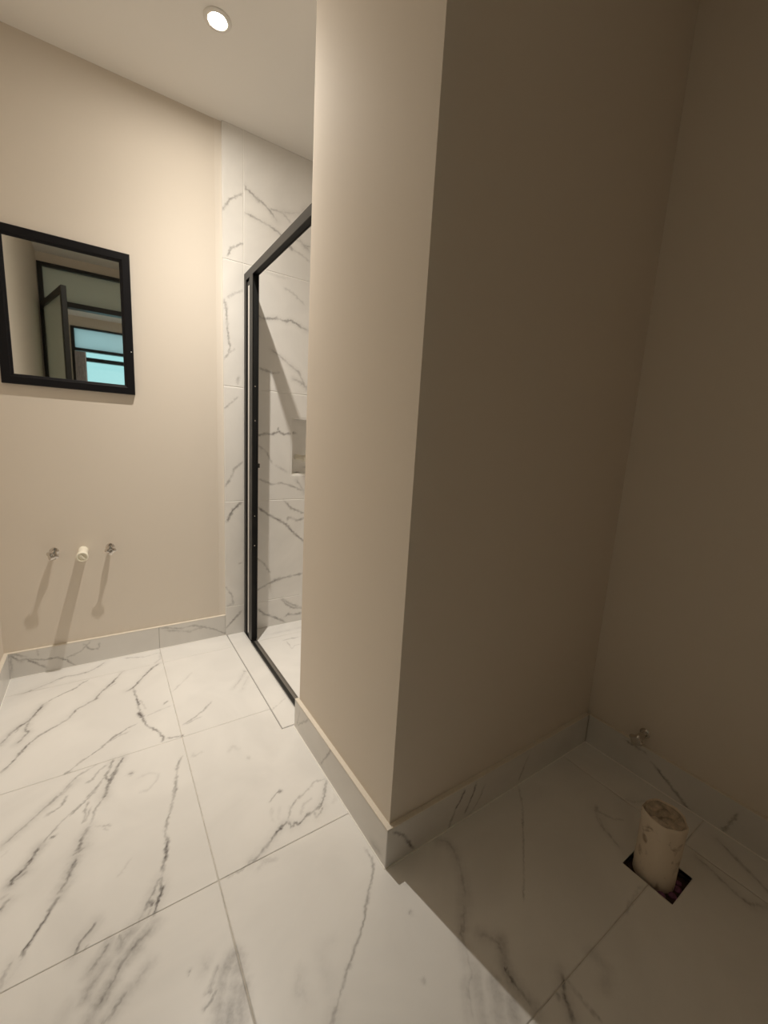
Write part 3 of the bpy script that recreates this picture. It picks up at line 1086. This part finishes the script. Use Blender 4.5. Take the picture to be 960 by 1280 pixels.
oc = [(MX0, MZ0), (MX1, MZ0), (MX1, MZ1), (MX0, MZ1)]
ic = [(MX0 + FWD, MZ0 + FWD), (MX1 - FWD, MZ0 + FWD), (MX1 - FWD, MZ1 - FWD), (MX0 + FWD, MZ1 - FWD)]
for k in range(4):
    frame_side('frame_side', oc[k], oc[(k + 1) % 4], ic[k], ic[(k + 1) % 4])
obj('mirror_glass', boxes((ic[0][0] - .004, ic[2][0] + .004, YBW - .009, YBW - .005, ic[0][1] - .004, ic[2][1] + .004)), 'mirror', mr)
bm = bmesh.new()
lathe(bm, [(.0022, 0), (.0018, .0006)], Matrix.Translation((.124, yf, 1.468)) @ Matrix.Rotation(math.pi / 2, 4, 'X'), 8)
obj('paint_chip', bm, 'seal', mr)


# ---- angle valves
def valve(name, label, loc, rz, star_rot, group=None):
    """stub out of the wall along local -Y: flange, body with swelling and outlet, lobed knob"""
    r = thing(name, label, 'valve', loc, group)
    A = Matrix.Translation(loc) @ Matrix.Rotation(rz, 4, 'Z') @ Matrix.Rotation(math.pi / 2, 4, 'X')
    bm = bmesh.new()
    lathe(bm, [(.017, .0004), (.0175, .002), (.012, .006), (.0085, .0062)], A, 28)
    obj('flange', bm, 'chrome', r, True)
    bm = bmesh.new()
    lathe(bm, [(.0085, .0055), (.0085, .016), (.0100, .020), (.0120, .030), (.0120, .040), (.0095, .047), (.0075, .052), (.0068, .066)], A, 24)
    obj('body', bm, 'chrome', r, True)
    bm = bmesh.new()
    B = A @ Matrix.Translation((0, 0, .032)) @ Matrix.Rotation(math.pi / 2, 4, 'X')
    lathe(bm, [(.0070, .010), (.0070, .020), (.0085, .0205), (.0085, .028), (.0060, .0285)], B, 20)
    obj('outlet', bm, 'chrome', r, True)
    bm = bmesh.new()
    lobes = lambda a, h: 1.0 + 0.16 * math.cos(4 * (a + star_rot))
    lathe(bm, [(.008, .0645), (.0180, .0660), (.0200, .0675), (.0200, .0705), (.0175, .0725), (.008, .0745), (.004, .0735)], A, 48, rfun=lobes)
    obj('knob', bm, 'chrome', r, True)
    return r


valve('angle_valve', 'chrome angle valve on the beige wall, the one toward the wall corner', (-0.207, YBW, 0.566), 0, 0.5)
valve('angle_valve', 'chrome angle valve on the beige wall, the one toward the shower', (0.003, YBW, 0.567), 0, 0.0)
valve('angle_valve', 'small dark valve low on the unlit wall behind the waste pipe', (XR, 0.545, 0.165), -math.pi / 2, 0.3)

# ---- sink waste stub between the valves
st = thing('waste_stub', 'white plastic pipe stub between two chrome valves', 'pipe', (-0.1015, YBW, 0.560))
A = Matrix.Translation((-0.1015, YBW, 0.560)) @ Matrix.Rotation(math.pi / 2, 4, 'X')
bm = bmesh.new()
lathe(bm, [(.0195, .0003), (.0195, .116)], A, 32)
obj('pipe', bm, 'pvc', st, True)
bm = bmesh.new()
lathe(bm, [(.0200, .098), (.0220, .099), (.0220, .121), (.0200, .124), (.0165, .124), (.0155, .118), (.006, .118)], A, 32)
cp = obj('cap', bm, 'pvc', st, True)
bm = bmesh.new()
box(bm, -.004, .004, -.0145, .0145, .118, .1235, bevel=.001)
bmesh.ops.transform(bm, matrix=A @ Matrix.Rotation(0.7, 4, 'Z'), verts=bm.verts)
obj('grip', bm, 'pvc', cp)

# ---- capped pipe at the niche
ns = thing('shower_stub', 'pale capped pipe stub inside the shower niche', 'pipe', (0.966, 2.382, 1.012))
A = Matrix.Translation((0.966, 2.3815, 1.012)) @ Matrix.Rotation(math.pi / 2, 4, 'X')
bm = bmesh.new()
lathe(bm, [(.016, .0002), (.016, .13)], A, 28)
obj('pipe', bm, 'pvc', ns, True)
bm = bmesh.new()
lathe(bm, [(.0165, .115), (.0195, .116), (.0195, .142), (.016, .147), (.005, .148)], A, 28)
obj('cap', bm, 'pvc', ns, True)

# ---- shower door frame
sf = thing('shower_door_frame', 'black aluminium sliding-door frame at the marble shower entrance', 'door frame', (0.64, 1.85, 0))
FX0, FX1 = 0.6265, 0.658
ZT0, ZT1 = 1.885, 1.921
obj('wall_jamb', boxes((FX0, FX1, 2.250, YB - .0004, 0.0015, ZT0 + .0005), bevel=.0012), 'black', sf)
obj('inner_stile', boxes((FX0 + .005, FX1 - .003, 2.2135, 2.2485, 0.010, ZT0 - .010), bevel=.001), 'black', sf)
obj('seal_strip', boxes((FX0 + .0008, FX1 - .006, 2.196, 2.2132, 0.030, ZT0 - .036), bevel=.001), 'seal', sf)
obj('stile_cap', boxes((FX0 + .005, FX1 - .003, 2.193, 2.2135, ZT0 - .036, ZT0 - .0005)), 'black', sf)
obj('stile_cap', boxes((FX0 + .005, FX1 - .003, 2.193, 2.2135, 0.0015, 0.030)), 'black', sf)
fs = bmesh.new()
box(fs, FX0, FX1, 2.150, 2.192, 0.0015, ZT0 + .0005, bevel=.0012)
stile = obj('front_stile', fs, 'black', sf)
# channel on the stile that receives the door
obj('channel', boxes((FX0, FX0 + .003, 2.139, 2.150, 0.0135, ZT0), (FX1 - .003, FX1, 2.139, 2.150, 0.0135, ZT0)), 'black', sf)
obj('channel_bed', boxes((FX0 + .003, FX1 - .003, 2.1475, 2.150, 0.0135, ZT0)), 'black_inner', sf)
for px in ((319, 483), (319, 526), (318.5, 645), (318.2, 682)):
    z = on_plane(px, 1, 2.1475)[2]
    bm = bmesh.new()
    lathe(bm, [(.0034, 0), (.003, .0012), (.001, .0016)], Matrix.Translation((FX0 + .017, 2.1475, z)) @ Matrix.Rotation(math.pi / 2, 4, 'X'), 12)
    obj('screw', bm, 'chrome', sf, True)
z = on_plane((323, 582), 1, 2.139)[2]
obj('door_catch', boxes((FX1 - .004, FX1 + .006, 2.128, 2.146, z - .011, z + .011), bevel=.002), 'black', sf)
tr = boxes((FX0, FX0 + .003, YPE + .001, YB - .001, ZT0, ZT1), (FX1 - .003, FX1, YPE + .001, YB - .001, ZT0, ZT1), (FX0 + .003, FX1 - .003, YPE + .001, YB - .001, ZT1 - .003, ZT1))
rail = obj('top_rail', tr, 'black', sf)
obj('rail_slot', boxes((FX0 + .003, FX1 - .003, YPE + .001, YB - .001, ZT0 + .003, ZT0 + .006)), 'black_inner', rail)
bt = boxes((FX0 - .003, FX0 + .011, YPE + .001, 2.1385, 0.0, 0.010))
trk = obj('bottom_track', bt, 'black', sf)
obj('guide', boxes((FX0 + .011, FX1 - .004, YPE + .001, 2.1385, 0.0, 0.004)), 'alu', trk)
obj('track_lip', boxes((FX1 - .004, FX1, YPE + .001, 2.1385, 0.0, 0.007)), 'alu', trk)
obj('jamb_foot', boxes((FX0 - .001, FX1 + .001, 2.1385, YB - .0006, 0.0, 0.0014)), 'black', sf)

# ---- linear drain in front of the shower
dr = thing('linear_drain', 'tile-covered linear drain strip in the floor along the shower door', 'drain', ((DX0 + DX1) / 2, (DYs + DYe) / 2, -0.06))
obj('tray', boxes((DX0 - .001, DX1 + .001, DYs - .001, DYe, -.0585, -.012)), 'black_inner', dr)
bm = boxes((DX0 - .0003, DX0 + .0012, DYs, DYe, -.012, -.0003), (DX0, DX1, DYs, DYs + .0012, -.012, -.0003))
obj('tray_edge', bm, 'alu', dr)
dcover = tile('drain_cover', FLOOR, DX0 + .0042, DX1 - .001, DYs + .0050, DYe - .0005, 0.003, 'marble', dr, FV, 0.0118)
dcover['label'] = 'marble strip covering the drain'

# ---- waste pipe standing in the floor
PX, PY = 1.233, 0.350
wp_ = thing('waste_pipe', 'thick dirty cream waste pipe standing up from a square hole in the floor', 'pipe', (PX, PY, -0.022))
rr = random.Random(3)
ph = [rr.uniform(0, 6.28) for _ in range(6)]


def crumple(a, h):
    k = max(0.0, min(1.0, (h - 0.07) / 0.08))
    return 1.0 + 0.012 * math.sin(3 * a + ph[0] + h * 30) + k * (0.035 * math.sin(5 * a + ph[1]) + 0.02 * math.sin(9 * a + ph[2] + h * 60))


bm = bmesh.new()
lathe(bm, [(.0510, 0.0), (.0510, .03), (.0510, .07), (.0510, .10), (.0515, .13), (.0520, .16), (.0530, .182), (.0525, .192), (.0500, .196), (.0465, .193), (.0450, .182)],
      Matrix.Translation((PX, PY, -0.0218)), 48, rfun=crumple, caps=False)
obj('pipe', bm, 'dirty', wp_, True)
bm = bmesh.new()
seg = 40
prevr = None
for q in range(7):
    r_ = 0.046 * (1 - q / 6.0)
    ring = []
    for k in range(seg):
        a_ = 2 * math.pi * k / seg
        hz = 0.1715 + 0.005 * math.sin(3 * a_ + ph[3] + q) * (r_ / .046) - 0.010 * math.exp(-((math.sin(a_ + .6) * r_) / .007) ** 2) * (1 if q < 6 else 0.5) + 0.004 * math.sin(q * 1.7)
        if q == 0:
            hz = 0.170
        ring.append(bm.verts.new((PX + max(r_, .0004) * math.cos(a_), PY + max(r_, .0004) * math.sin(a_), hz)))
    if prevr:
        for k in range(seg):
            bm.faces.new((prevr[k], prevr[(k + 1) % seg], ring[(k + 1) % seg], ring[k]))
    prevr = ring
bm.faces.new(prevr)
o = obj('tape_cover', bm, 'tape', wp_, True)
o['label'] = 'crumpled tape closing the pipe mouth'
bm = bmesh.new()
for (dx, dy, r_) in ((.012, -.058, .011), (-.045, -.040, .010), (-.056, -.004, .009), (.034, -.052, .008), (-.020, -.058, .010), (-.052, .022, .008)):
    bmesh.ops.create_icosphere(bm, subdivisions=2, radius=r_, matrix=Matrix.Translation((PX + dx * .97, PY + dy * .97, -0.0218)) @ Matrix.Diagonal((1, 1, 0.55, 1)))
o = obj('primer_lumps', bm, 'purple', wp_, True)
o['label'] = 'purple glue lumps around the pipe foot'
